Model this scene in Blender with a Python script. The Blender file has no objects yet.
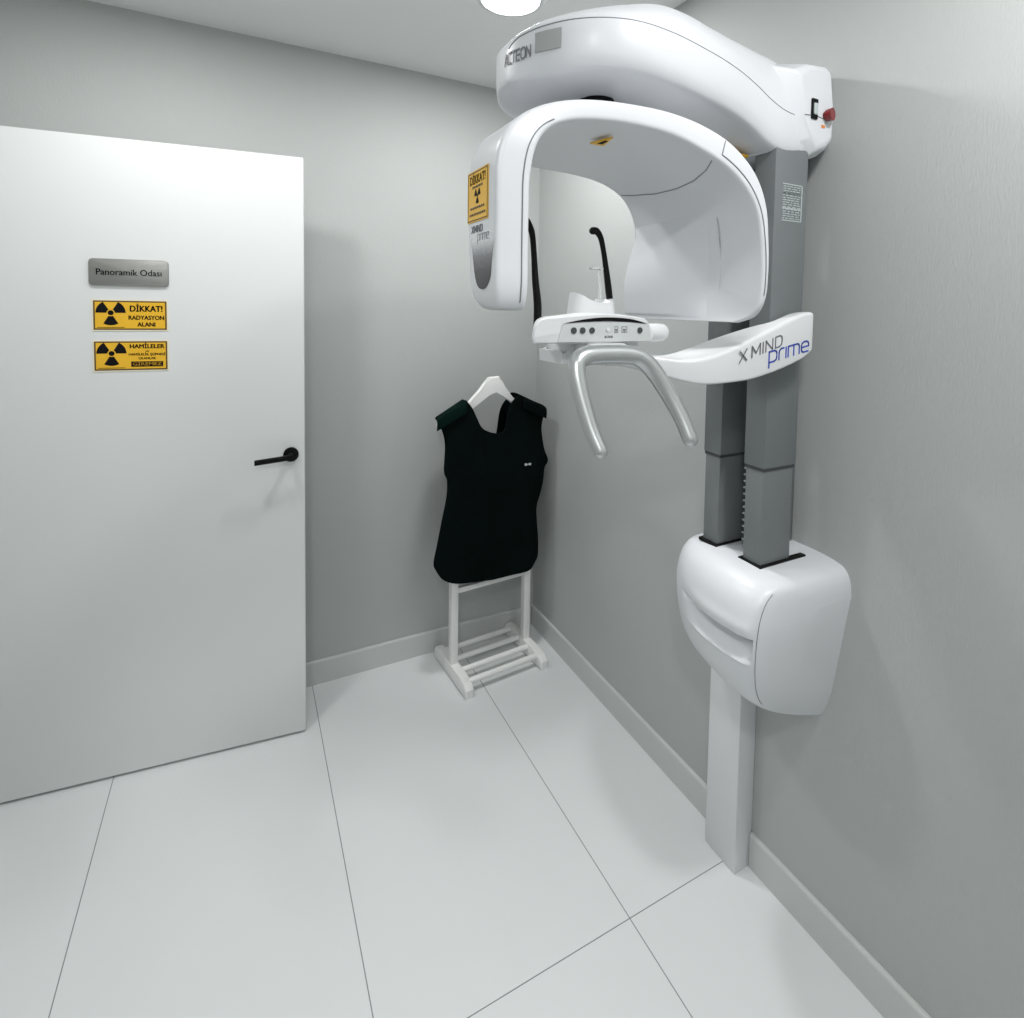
import bpy, bmesh, math, random
from mathutils import Vector, Matrix
random.seed(4)
C = bpy.context.scene.collection
PI = math.pi

# ------------------------------------------------------------------ materials
def mat(name, col, rough=0.5, metal=0.0, coat=0.0, spec=0.5, noise=None, bump=None, trans=0.0, emit=None):
    m = bpy.data.materials.new(name); m.use_nodes = True
    nt = m.node_tree; b = nt.nodes['Principled BSDF']
    b.inputs['Base Color'].default_value = (*col, 1)
    b.inputs['Roughness'].default_value = rough
    b.inputs['Metallic'].default_value = metal
    b.inputs['Coat Weight'].default_value = coat
    b.inputs['Coat Roughness'].default_value = 0.2
    b.inputs['Specular IOR Level'].default_value = spec
    b.inputs['Transmission Weight'].default_value = trans
    tc = nt.nodes.new('ShaderNodeTexCoord')
    if noise:
        sc, amt = noise
        n = nt.nodes.new('ShaderNodeTexNoise'); n.inputs['Scale'].default_value = sc; n.inputs['Detail'].default_value = 4
        nt.links.new(tc.outputs['Object'], n.inputs['Vector'])
        mx = nt.nodes.new('ShaderNodeMix'); mx.data_type = 'RGBA'
        mx.inputs[6].default_value = (*[max(0, c * (1 - amt)) for c in col], 1)
        mx.inputs[7].default_value = (*[min(1, c * (1 + amt)) for c in col], 1)
        nt.links.new(n.outputs['Fac'], mx.inputs[0]); nt.links.new(mx.outputs[2], b.inputs['Base Color'])
    if bump:
        sc, st, stretch = bump
        mp = nt.nodes.new('ShaderNodeMapping'); mp.inputs['Scale'].default_value = stretch
        n = nt.nodes.new('ShaderNodeTexNoise'); n.inputs['Scale'].default_value = sc; n.inputs['Detail'].default_value = 3
        bp = nt.nodes.new('ShaderNodeBump'); bp.inputs['Strength'].default_value = st; bp.inputs['Distance'].default_value = 0.002
        nt.links.new(tc.outputs['Object'], mp.inputs[0]); nt.links.new(mp.outputs[0], n.inputs['Vector'])
        nt.links.new(n.outputs['Fac'], bp.inputs['Height']); nt.links.new(bp.outputs[0], b.inputs['Normal'])
    if emit:
        b.inputs['Emission Color'].default_value = (*emit[0], 1); b.inputs['Emission Strength'].default_value = emit[1]
    return m

M = {}
M['wall'] = mat('woven_wallpaper', (.425, .441, .434), .75, noise=(1.3, .05), bump=(260, .35, (1, 1, .25)))
M['ceil'] = mat('ceiling_paint', (.80, .81, .81), .8, noise=(2, .02))
M['base'] = mat('skirting_ceramic', (.54, .555, .55), .35, noise=(3, .03))
M['door'] = mat('satin_white_lacquer', (.69, .704, .70), .42, noise=(1.5, .02))
M['white'] = mat('gloss_white_plastic', (.665, .677, .705), .40, coat=.12, noise=(3, .01))
M['white2'] = mat('semi_gloss_white_plastic', (.68, .688, .70), .36, coat=.2, noise=(3, .01))
M['paintw'] = mat('white_painted_wood', (.80, .80, .79), .4, noise=(14, .03))
M['grey'] = mat('grey_powder_coat', (.155, .168, .174), .42, noise=(30, .03))
M['grey_dark'] = mat('dark_grey_plate', (.05, .054, .058), .5, noise=(20, .05))
M['seam'] = mat('seam_line_grey', (.20, .21, .22), .6, noise=(20, .03))  # even grey of the thin lines along the cover joints
M['black'] = mat('matt_black', (.004, .004, .0045), .45, spec=.15, noise=(40, .1))
M['blackink'] = mat('black_print', (.006, .006, .007), .6, spec=.1, noise=(40, .1))
M['silver'] = mat('satin_silver_paint', (.56, .58, .58), .28, metal=.8, noise=(40, .03))
M['steel'] = mat('brushed_steel', (.30, .30, .285), .42, metal=.7, noise=(60, .05), bump=(90, .3, (.1, 1, 12)))
M['yellow'] = mat('yellow_sticker', (.78, .44, .02), .4, noise=(30, .04))
M['paper'] = mat('sticker_white_margin', (.78, .70, .52), .45, noise=(30, .02))
M['brown'] = mat('sticker_dark_border', (.10, .06, .01), .5, noise=(30, .05))
M['blue'] = mat('blue_print', (.03, .07, .42), .45, noise=(30, .04))
M['greyprint'] = mat('grey_print', (.16, .16, .18), .5, noise=(30, .05))
M['faceplate'] = mat('light_grey_faceplate', (.55, .57, .57), .35, noise=(30, .02))
M['red'] = mat('red_plastic', (.20, .006, .010), .3, coat=.3, noise=(20, .05))
M['orange'] = mat('orange_print', (.7, .25, .06), .5, noise=(20, .05))
M['cloth'] = mat('black_green_vinyl_cloth', (.0022, .0050, .0046), .9, spec=.04, noise=(8, .25), bump=(120, .3, (1, 1, 1)))
M['padc'] = mat('dark_green_shoulder_cloth', (.0020, .011, .0085), .9, spec=.06, noise=(8, .2), bump=(120, .3, (1, 1, 1)))
M['tag'] = mat('silver_grey_print', (.45, .50, .50), .5, noise=(20, .05))
M['clear'] = mat('clear_acrylic', (.93, .95, .95), .08, trans=.75, noise=(20, .01))
M['winpanel'] = mat('grey_window_panel', (.36, .375, .375), .6, spec=.2, noise=(25, .04))
M['lampglow'] = mat('lamp_diffuser', (.9, .9, .9), .5, noise=(5, .01), emit=((1, 1, 1), 6))

# halftone print on the generator head: fades black to white upwards, dotted
def halftone():
    m = bpy.data.materials.new('halftone_print'); m.use_nodes = True; nt = m.node_tree; b = nt.nodes['Principled BSDF']
    b.inputs['Roughness'].default_value = .25
    tc = nt.nodes.new('ShaderNodeTexCoord'); sp = nt.nodes.new('ShaderNodeSeparateXYZ')
    mr = nt.nodes.new('ShaderNodeMapRange'); mr.inputs[1].default_value = 1.640; mr.inputs[2].default_value = 1.698
    n = nt.nodes.new('ShaderNodeTexNoise'); n.inputs['Scale'].default_value = 700
    ad = nt.nodes.new('ShaderNodeMath'); ad.operation = 'MULTIPLY_ADD'; ad.inputs[1].default_value = .45; 
    sb = nt.nodes.new('ShaderNodeMath'); sb.operation = 'SUBTRACT'; sb.inputs[1].default_value = .24
    cr = nt.nodes.new('ShaderNodeValToRGB'); e = cr.color_ramp.elements
    e[0].position = .12; e[0].color = (.012, .012, .018, 1); e[1].position = 1; e[1].color = (.66, .675, .705, 1)
    k = e.new(.55); k.color = (.14, .14, .16, 1)
    L = nt.links.new
    L(tc.outputs['Object'], sp.inputs[0]); L(sp.outputs[2], mr.inputs[0]); L(tc.outputs['Object'], n.inputs['Vector'])
    L(n.outputs['Fac'], ad.inputs[0]); L(mr.outputs[0], ad.inputs[2]); L(ad.outputs[0], sb.inputs[0]); L(sb.outputs[0], cr.inputs[0])
    L(cr.outputs[0], b.inputs['Base Color'])
    return m
M['halftone'] = halftone()

def tiles():
    m = bpy.data.materials.new('large_white_floor_tiles'); m.use_nodes = True; nt = m.node_tree; b = nt.nodes['Principled BSDF']
    L = nt.links.new
    tc = nt.nodes.new('ShaderNodeTexCoord'); sp = nt.nodes.new('ShaderNodeSeparateXYZ'); L(tc.outputs['Object'], sp.inputs[0])
    def joint(out, off, period, half):
        a = nt.nodes.new('ShaderNodeMath'); a.operation = 'ADD'; a.inputs[1].default_value = off; L(out, a.inputs[0])
        p = nt.nodes.new('ShaderNodeMath'); p.operation = 'PINGPONG'; p.inputs[1].default_value = period / 2; L(a.outputs[0], p.inputs[0])
        c = nt.nodes.new('ShaderNodeMath'); c.operation = 'LESS_THAN'; c.inputs[1].default_value = half; L(p.outputs[0], c.inputs[0])
        return c.outputs[0]
    jx = joint(sp.outputs[0], .3985, .6365, .0013); jy = joint(sp.outputs[1], 0.0, 1.352, .0013)
    mx = nt.nodes.new('ShaderNodeMath'); mx.operation = 'MAXIMUM'; L(jx, mx.inputs[0]); L(jy, mx.inputs[1])
    n = nt.nodes.new('ShaderNodeTexNoise'); n.inputs['Scale'].default_value = 3; n.inputs['Detail'].default_value = 5; L(tc.outputs['Object'], n.inputs['Vector'])
    c0 = nt.nodes.new('ShaderNodeMix'); c0.data_type = 'RGBA'; c0.inputs[6].default_value = (.66, .680, .684, 1); c0.inputs[7].default_value = (.695, .711, .714, 1)
    L(n.outputs['Fac'], c0.inputs[0])
    c1 = nt.nodes.new('ShaderNodeMix'); c1.data_type = 'RGBA'; c1.inputs[7].default_value = (.22, .225, .225, 1)
    L(mx.outputs[0], c1.inputs[0]); L(c0.outputs[2], c1.inputs[6]); L(c1.outputs[2], b.inputs['Base Color'])
    b.inputs['Roughness'].default_value = .38
    return m
M['floor'] = tiles()

# ------------------------------------------------------------------ object helpers
def tag(o, label=None, cat=None, group=None, kind=None):
    if label: o['label'] = label
    if cat: o['category'] = cat
    if group: o['group'] = group
    if kind: o['kind'] = kind
    return o

def empty(name, loc, label, cat, group=None):
    o = bpy.data.objects.new(name, None); C.objects.link(o); o.location = loc; o.empty_display_size = .1
    return tag(o, label, cat, group)

def root_of(p):
    v = Vector((0, 0, 0))
    while p is not None:
        v += p.location; p = p.parent
    return v

def obj(name, bm, m, parent=None, smooth=True, angle=35, label=None, subsurf=0):
    """mesh built in world coordinates; re-based on its parent"""
    me = bpy.data.meshes.new(name)
    bmesh.ops.recalc_face_normals(bm, faces=bm.faces[:])
    bm.to_mesh(me); bm.free()
    o = bpy.data.objects.new(name, me); C.objects.link(o)
    if isinstance(m, (list, tuple)):
        for k in m: me.materials.append(k)
    else: me.materials.append(m)
    if parent is not None:
        o.parent = parent; o.location = -root_of(parent)
    if smooth:
        for p in me.polygons: p.use_smooth = True
        me.set_sharp_from_angle(angle=math.radians(angle))
    if subsurf:
        s = o.modifiers.new('sub', 'SUBSURF'); s.levels = subsurf; s.render_levels = subsurf
    if label: o['label'] = label
    return o
# all meshes keep world coordinates, so parts sit at minus their parent's location;
# object-space textures then run continuously over the thing

def box(x0, x1, y0, y1, z0, z1, bev=0.0, seg=3, bm=None, xf=None):
    own = bmesh.new()
    vs = [own.verts.new((x, y, z)) for x in (x0, x1) for y in (y0, y1) for z in (z0, z1)]
    for f in ((0, 1, 3, 2), (4, 6, 7, 5), (0, 4, 5, 1), (2, 3, 7, 6), (0, 2, 6, 4), (1, 5, 7, 3)):
        own.faces.new([vs[i] for i in f])
    if bev: bmesh.ops.bevel(own, geom=own.edges[:] , offset=bev, segments=seg, profile=.5, affect='EDGES')
    if xf is not None: bmesh.ops.transform(own, matrix=xf, verts=own.verts[:])
    if bm is None: return own
    me = bpy.data.meshes.new('tmp'); own.to_mesh(me); own.free(); bm.from_mesh(me); bpy.data.meshes.remove(me)
    return bm

def merge(bm, own):
    me = bpy.data.meshes.new('tmp'); own.to_mesh(me); own.free(); bm.from_mesh(me); bpy.data.meshes.remove(me); return bm

def prism(pts, origin, ux, uy, depth, bev=0.0, seg=3, both=False):
    """closed outline pts (a,b) in the plane origin + a*ux + b*uy, extruded by depth along ux x uy"""
    ux = Vector(ux).normalized(); uy = Vector(uy).normalized(); n = ux.cross(uy); o = Vector(origin)
    bm = bmesh.new(); k = len(pts)
    a = [bm.verts.new(o + ux * p[0] + uy * p[1]) for p in pts]
    b = [bm.verts.new(o + ux * p[0] + uy * p[1] + n * depth) for p in pts]
    f0 = bm.faces.new(a[::-1]); f1 = bm.faces.new(b)
    for i in range(k): bm.faces.new((a[i], a[(i + 1) % k], b[(i + 1) % k], b[i]))
    if bev:
        es = [e for e in f1.edges] + ([e for e in f0.edges] if both else [])
        bmesh.ops.bevel(bm, geom=es, offset=bev, segments=seg, profile=.5, affect='EDGES')
    return bm

def disc(c, n, r, depth, seg=32, r2=None):
    n = Vector(n).normalized(); c = Vector(c)
    q = n.to_track_quat('Z', 'Y').to_matrix().to_4x4(); q.translation = c + n * depth / 2
    bm = bmesh.new()
    bmesh.ops.create_cone(bm, cap_ends=True, segments=seg, radius1=r, radius2=r if r2 is None else r2, depth=depth, matrix=q)
    return bm

def loft(rings, cap=True, closed=True):
    bm = bmesh.new(); R = [[bm.verts.new(p) for p in r] for r in rings]; n = len(R[0])
    for a, b in zip(R, R[1:]):
        for i in range(n if closed else n - 1):
            j = (i + 1) % n
            bm.faces.new((a[i], a[j], b[j], b[i]))
    if cap:
        for r in (R[0], R[-1]):
            c = bm.verts.new(sum((v.co for v in r), Vector()) / n)
            for i in range(n): bm.faces.new((c, r[i], r[(i + 1) % n]))
    return bm

def catmull(pts, n):
    """open Catmull-Rom through tuples of any length, n steps per span"""
    P = [tuple(map(float, p)) for p in pts]; out = []
    ext = [tuple(2 * a - b for a, b in zip(P[0], P[1]))] + P + [tuple(2 * a - b for a, b in zip(P[-1], P[-2]))]
    for i in range(len(P) - 1):
        p0, p1, p2, p3 = ext[i:i + 4]
        for k in range(n):
            t = k / n; t2 = t * t; t3 = t2 * t
            out.append(tuple(.5 * (2 * b + (c - a) * t + (2 * a - 5 * b + 4 * c - d) * t2 + (3 * b - a - 3 * c + d) * t3) for a, b, c, d in zip(p0, p1, p2, p3)))
    out.append(P[-1]); return out

def catmull_closed(pts, n):
    P = [tuple(map(float, p)) for p in pts]; k = len(P); out = []
    for i in range(k):
        p0, p1, p2, p3 = P[i - 1], P[i], P[(i + 1) % k], P[(i + 2) % k]
        for s in range(n):
            t = s / n; t2 = t * t; t3 = t2 * t
            out.append(tuple(.5 * (2 * b + (c - a) * t + (2 * a - 5 * b + 4 * c - d) * t2 + (3 * b - a - 3 * c + d) * t3) for a, b, c, d in zip(p0, p1, p2, p3)))
    return out

def tube(path, seg=14, caps=True, flat=1.0):
    """path of (x,y,z,r); parallel-transport frame, hemispherical ends"""
    pts = [Vector(p[:3]) for p in path]; rad = [p[3] for p in path]
    T = [(pts[min(i + 1, len(pts) - 1)] - pts[max(i - 1, 0)]).normalized() for i in range(len(pts))]
    up = Vector((0, 1, 0)) if abs(T[0].y) < .9 else Vector((1, 0, 0))
    u = (up - T[0] * up.dot(T[0])).normalized(); rings = []
    def ring(c, t, u, r):
        v = t.cross(u)
        return [c + u * math.cos(2 * PI * i / seg) * r * flat + v * math.sin(2 * PI * i / seg) * r for i in range(seg)]
    if caps:
        for a in (80, 60, 40, 20):
            s = math.radians(a); rings.append(ring(pts[0] - T[0] * rad[0] * math.sin(s), T[0], u, rad[0] * math.cos(s)))
    for p, t, r in zip(pts, T, rad):
        u = (u - t * u.dot(t)).normalized(); rings.append(ring(p, t, u, r))
    if caps:
        for a in (20, 40, 60, 80):
            s = math.radians(a); rings.append(ring(pts[-1] + T[-1] * rad[-1] * math.sin(s), T[-1], u, rad[-1] * math.cos(s)))
    return loft(rings)

def rquad(p, r, n=4):
    """four corners -> ring with rounded corners (quadratic beziers)"""
    out = []
    for i in range(4):
        a, b, c = Vector(p[i - 1]), Vector(p[i]), Vector(p[(i + 1) % 4])
        rr = r[i] if isinstance(r, (list, tuple)) else r
        d1 = min(rr, (a - b).length * .45); d2 = min(rr, (c - b).length * .45)
        s = b + (a - b).normalized() * d1; e = b + (c - b).normalized() * d2
        for k in range(n + 1):
            t = k / n; out.append(s * (1 - t) ** 2 + b * 2 * t * (1 - t) + e * t * t)
    return out

def rrect(w, h, r, n=5):
    out = []
    for cx, cy, a0 in ((w / 2 - r, h / 2 - r, 0), (-w / 2 + r, h / 2 - r, 90), (-w / 2 + r, -h / 2 + r, 180), (w / 2 - r, -h / 2 + r, 270)):
        for k in range(n + 1):
            a = math.radians(a0 + 90 * k / n); out.append((cx + r * math.cos(a), cy + r * math.sin(a)))
    return out

def text(name, s, size, origin, ux, uy, m, parent, bold=0.0, sx=1.0, shear=0.0, depth=.0006, align='CENTER', width=None, space=1.0):
    cu = bpy.data.curves.new(name, 'FONT'); cu.body = s; cu.size = size; cu.extrude = 0; 
    cu.align_x = align; cu.align_y = 'CENTER'; cu.resolution_u = 3; cu.space_character = space
    t = bpy.data.objects.new(name, cu); C.objects.link(t)
    dg = bpy.context.evaluated_depsgraph_get(); me = bpy.data.meshes.new_from_object(t.evaluated_get(dg))
    bpy.data.objects.remove(t); bpy.data.curves.remove(cu)
    bm = bmesh.new(); bm.from_mesh(me); bpy.data.meshes.remove(me)
    if bold:   # heavier strokes: copies of the outline nudged sideways
        base_me = bpy.data.meshes.new('tmp'); bm.to_mesh(base_me); n0 = len(bm.verts)
        for dx, dy in ((1, 0), (-1, 0), (0, .6), (0, -.6)):
            k0 = len(bm.verts); bm.from_mesh(base_me); bm.verts.ensure_lookup_table()
            for v in bm.verts[k0:]: v.co.x += dx * bold; v.co.y += dy * bold
        bpy.data.meshes.remove(base_me)
    xs = [v.co.x for v in bm.verts]; wd = max(xs) - min(xs)
    if width: sx = width / wd
    ux = Vector(ux).normalized(); uy = Vector(uy).normalized(); n = ux.cross(uy); o = Vector(origin)
    ext = bmesh.ops.extrude_face_region(bm, geom=bm.faces[:])
    for e in ext['geom']:
        if isinstance(e, bmesh.types.BMVert): e.co.z += depth
    for v in bm.verts:
        a = v.co.x * sx + v.co.y * shear; v.co = o + ux * a + uy * v.co.y + n * v.co.z
    return obj(name, bm, m, parent, smooth=False)

GLY = {  # single-stroke techno letters: width, polylines in cap-height units
 'X': (.86, [[(0, 0), (.86, 1)], [(0, 1), (.86, 0)]]), 'M': (1.0, [[(0, 0), (0, 1), (.5, .28), (1.0, 1), (1.0, 0)]]), 'I': (0, [[(0, 0), (0, 1)]]),
 'N': (.86, [[(0, 0), (0, 1), (.86, 0), (.86, 1)]]), 'D': (.86, [[(0, 0), (0, 1), (.56, 1), (.80, .86), (.86, .62), (.86, .38), (.80, .14), (.56, 0), (0, 0)]]),
 'A': (.86, [[(0, 0), (.43, 1), (.86, 0)], [(.18, .34), (.68, .34)]]), 'C': (.8, [[(.8, 1), (.24, 1), (.05, .88), (0, .7), (0, .3), (.05, .12), (.24, 0), (.8, 0)]]),
 'T': (.8, [[(0, 1), (.8, 1)], [(.4, 1), (.4, 0)]]), 'E': (.7, [[(.7, 1), (0, 1), (0, 0), (.7, 0)], [(0, .5), (.62, .5)]]),
 'O': (.9, [[(.24, 0), (.05, .12), (0, .3), (0, .7), (.05, .88), (.24, 1), (.66, 1), (.85, .88), (.9, .7), (.9, .3), (.85, .12), (.66, 0), (.24, 0)]]),
 'p': (.8, [[(0, -.38), (0, .8), (.56, .8), (.74, .7), (.8, .56), (.8, .24), (.74, .1), (.56, 0), (0, 0)]]), 'r': (.5, [[(0, 0), (0, .56), (.06, .7), (.22, .8), (.5, .8)]]),
 'i': (0, [[(0, 0), (0, .8)]]), 'm': (1.2, [[(0, 0), (0, .8), (.98, .8), (1.14, .72), (1.2, .58), (1.2, 0)], [(.6, .8), (.6, 0)]]),
 'e': (.8, [[(.76, 0), (.24, 0), (.06, .1), (0, .26), (0, .56), (.06, .7), (.24, .8), (.56, .8), (.74, .7), (.8, .56), (.8, .40), (0, .40)]]), ' ': (-.08, [])}
def strokes(s, h, wd, gap=.24, slant=0.0):
    """flat lettering as quads and round joints in the xy plane, centred on x, baseline at y = 0"""
    bm = bmesh.new(); x = 0; segs = []
    for ch in s:
        w, pl = GLY[ch]
        for l in pl:
            for a, b in zip(l, l[1:]): segs.append(((x + a[0]) * h, a[1] * h, (x + b[0]) * h, b[1] * h))
        x += w + gap
    tot = (x - gap) * h
    for ax, ay, bx, by in segs:
        d = Vector((bx - ax, by - ay, 0)); L = d.length; d /= L; n = Vector((-d.y, d.x, 0)) * wd / 2
        a = Vector((ax - tot / 2, ay, 0)) - d * wd * .35; b = Vector((bx - tot / 2, by, 0)) + d * wd * .35; k = max(1, int(L / (h * .3)))
        for i in range(k):
            p = a + (b - a) * i / k; q = a + (b - a) * (i + 1) / k
            bm.faces.new([bm.verts.new(v) for v in (p - n, q - n, q + n, p + n)])
    for v in bm.verts: v.co.x += v.co.y * slant
    return bm
def thicken(bm, t):
    ext = bmesh.ops.extrude_face_region(bm, geom=bm.faces[:])
    for e in ext['geom']:
        if isinstance(e, bmesh.types.BMVert): e.co.z += t
def lettering(s, h, wd, origin, ux, uy, m, parent, width=None, gap=.24, slant=0.0, t=.0006):
    bm = strokes(s, h, wd, gap, slant)
    xs = [v.co.x for v in bm.verts]; sx = width / (max(xs) - min(xs)) if width else 1
    thicken(bm, t); ux = Vector(ux).normalized(); uy = Vector(uy).normalized(); n = ux.cross(uy).normalized(); o = Vector(origin)
    for v in bm.verts: v.co = o + ux * v.co.x * sx + uy * v.co.y + n * v.co.z
    return obj('lettering', bm, m, parent, smooth=False)

# ------------------------------------------------------------------ room
def struct(name, bm, m, **k):
    return tag(obj(name, bm, m, **k), kind='structure')
XL, YF, H = -2.11, -3.3, 2.6
struct('floor', box(XL - .1, .1, YF - .1, .1, -.08, 0), M['floor'], smooth=False)
struct('ceiling', box(XL - .1, .1, YF - .1, .1, H, H + .08), M['ceil'], smooth=False)
struct('wall_back', box(XL - .1, .1, 0, .1, 0, H), M['wall'], smooth=False)
struct('wall_right', box(0, .1, YF - .1, 0, 0, H), M['wall'], smooth=False)
struct('wall_front', box(XL - .1, .1, YF - .1, YF, 0, H), M['wall'], smooth=False)
struct('wall_left', box(XL - .1, XL, YF, 0, 0, H), M['wall'], smooth=False)
def skirting(name, axis, a0, a1, side=1):
    prof = [(0, 0), (.012, 0), (.012, .0925), (.010, .098), (.006, .1), (0, .1)]
    bm = bmesh.new()
    if axis == 'x':
        rings = [[Vector((x, -p[0], p[1])) for p in prof] for x in (a0, a1)]
    else:
        rings = [[Vector((-p[0], y, p[1])) for p in prof] for y in (a0, a1)]
    return struct(name, loft(rings), M['base'], smooth=False)
skirting('baseboard_back', 'x', XL, -.0145)
skirting('baseboard_right', 'y', -1.2785, 0.0)
skirting('baseboard_right_front', 'y', YF, -1.3975).name = 'baseboard_near_right'

# ------------------------------------------------------------------ ceiling downlights
def downlight(x, y, label, energy):
    t = empty('ceiling_light', (x, y, H), label, 'ceiling light')
    obj('diffuser', disc((x, y, H - .0005), (0, 0, -1), .096, .006, 48), M['lampglow'], t)
    rg = [[Vector((x + math.cos(a) * r, y + math.sin(a) * r, z)) for a in [2 * PI * i / 48 for i in range(48)]]
          for r, z in ((.096, H - .0005), (.096, H - .009), (.104, H - .0095), (.110, H - .006), (.112, H - .0005))]
    obj('trim_ring', loft(rg, cap=False), M['white2'], t)
    ld = bpy.data.lights.new('lamp', 'AREA'); ld.shape = 'DISK'; ld.size = .18; ld.energy = energy; ld.color = (1, 1, .995)
    lo = bpy.data.objects.new('downlight_lamp', ld); C.objects.link(lo); lo.location = (x, y, H - .012)
    lo.parent = t; lo.location = (0, 0, -.012)
downlight(-.50, -.735, 'round white ceiling downlight glowing beside the overhead arm', 10)
downlight(-1.54, -.735, 'round ceiling downlight in front of the open white door', 7)
downlight(-.42, -2.35, 'round ceiling downlight behind the camera near the right wall', 11)

downlight(-1.60, -2.95, 'round ceiling downlight behind the camera on the door side', 12)

# ------------------------------------------------------------------ door
A = Vector((-1.084, -.274)); T2 = Vector((-.9934, .1142)).normalized(); N2 = Vector((-T2.y, T2.x))  # N2 towards the back wall?
if N2.y < 0: N2 = -N2
def D(s, off, z):   # s from free edge, off > 0 towards the room
    p = A + T2 * s - N2 * off; return Vector((p.x, p.y, z))
dm = Matrix(((-T2.x, -N2.x, 0, A.x), (-T2.y, -N2.y, 0, A.y), (0, 0, 1, 0), (0, 0, 0, 1)))
bm = bmesh.new()
vs = [bm.verts.new(D(s, o, z)) for s in (0, 1.0) for o in (0, -.042) for z in (.008, 2.108)]
for f in ((0, 1, 3, 2), (4, 6, 7, 5), (0, 4, 5, 1), (2, 3, 7, 6), (0, 2, 6, 4), (1, 5, 7, 3)): bm.faces.new([vs[i] for i in f])
bmesh.ops.bevel(bm, geom=bm.edges[:], offset=.0015, segments=2, affect='EDGES')
door = struct('door_1', bm, M['door'])
DX = (-T2.x, -T2.y, 0); DZ = (0, 0, 1); DN = Vector((-N2.x, -N2.y, 0))
bm = disc(D(.045, 0, 1.052), DN, .0255, .009, 40)
merge(bm, disc(D(.045, .008, 1.052), DN, .010, .04, 24))
hp = [D(.045, .044, 1.052), D(.055, .048, 1.051), D(.08, .048, 1.048), D(.158, .048, 1.041)]
rg = []
for p in hp:
    rg.append([p + Vector(DX) * 0 + DN * a + Vector((0, 0, b)) for a, b in rrect(.011, .0185, .003, 3)])
merge(bm, loft(rg))
obj('door_handle', bm, M['black'], door)
for zz in (.3, 1.8):
    bm = tube([(*D(1.003, -.02, zz - .05), .007), (*D(1.003, -.02, zz + .05), .007)])
    obj('hinge', bm, M['steel'], door)

def on_door(s, z, off=0.0): return D(s, off, z)
# name plate
pc = (.5165, 1.6825)
t = empty('room_name_plate', on_door(pc[0], pc[1]), 'brushed steel plate with the room name, above the two yellow signs on the door', 'sign')
obj('plate', prism(rrect(.215, .086, .012), on_door(*pc, .0002), DX, DZ, .005, .0015, 2), M['steel'], t)
text('lettering', 'Panoramik Odası', .028, on_door(pc[0], pc[1], .0054), DX, DZ, M['blackink'], t, width=.176, bold=.0003)

def trefoil(c, ux, uy, r, depth, m, parent, name='radiation_symbol'):
    ux = Vector(ux).normalized(); uy = Vector(uy).normalized(); c = Vector(c); bm = bmesh.new()
    for a0 in (30, 150, 270):
        pts = []
        for k in range(9): a = math.radians(a0 - 30 + 60 * k / 8); pts.append((math.cos(a) * r, math.sin(a) * r))
        for k in range(5): a = math.radians(a0 + 30 - 60 * k / 4); pts.append((math.cos(a) * r * .28, math.sin(a) * r * .28))
        merge(bm, prism(pts, c, ux, uy, depth))
    merge(bm, prism([(math.cos(2 * PI * k / 20) * r * .2, math.sin(2 * PI * k / 20) * r * .2) for k in range(20)], c, ux, uy, depth))
    return obj(name, bm, m, parent, smooth=False)

def warning(s, z, label, kind):
    w, h = .206, .1015
    t = empty('warning_sign', on_door(s, z), label, 'sign', 'yellow radiation signs on the door')
    obj('backing', prism(rrect(w, h, .002, 2), on_door(s, z, .0002), DX, DZ, .0012), M['paper'], t, smooth=False)
    obj('border', prism(rrect(w - .008, h - .008, .001, 2), on_door(s, z, .0015), DX, DZ, .0003), M['brown'], t, smooth=False)
    obj('yellow_field', prism(rrect(w - .017, h - .017, .001, 2), on_door(s, z, .0019), DX, DZ, .0003), M['yellow'], t, smooth=False)
    f = .0023
    trefoil(on_door(s + .053, z + .008, f), DX, DZ, .040, .0003, M['blackink'], t)
    obj('rule', prism([(-.036, -.0008), (.036, -.0008), (.036, .0008), (-.036, .0008)], on_door(s + .053, z - .039, f), DX, DZ, .0003), M['blackink'], t, smooth=False)
    cx = s - .043
    def line(txt, size, zz, wd, m=M['blackink'], b=.0008):
        text('lettering', txt, size, on_door(cx, z + zz, f + (.0004 if m is not M['blackink'] else 0)), DX, DZ, m, t, width=wd, bold=b, depth=.0003)
    if kind == 0:
        line('DİKKAT!', .027, .021, .090, b=.0012); line('RADYASYON', .019, -.008, .098); line('ALANI', .019, -.030, .050)
    else:
        line('HAMİLELER', .019, .030, .096, b=.0008); line('ve', .008, .015, .010, b=.0003)
        line('HAMİLELİK ŞÜPHESİ', .0105, .004, .101, b=.0004); line('OLANLAR', .0105, -.009, .048, b=.0004)
        obj('black_bar', prism(rrect(.088, .017, .0005, 1), on_door(cx, z - .0275, f), DX, DZ, .0003), M['blackink'], t, smooth=False)
        line('GİREMEZ', .015, -.0275, .080, M['yellow'], .0002)
warning(.516, 1.5455, 'yellow door sign with black trefoil, upper one, warning of a radiation area', 0)
warning(.516, 1.4145, 'lower yellow door sign with black trefoil and a black bar in its text', 1)

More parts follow.
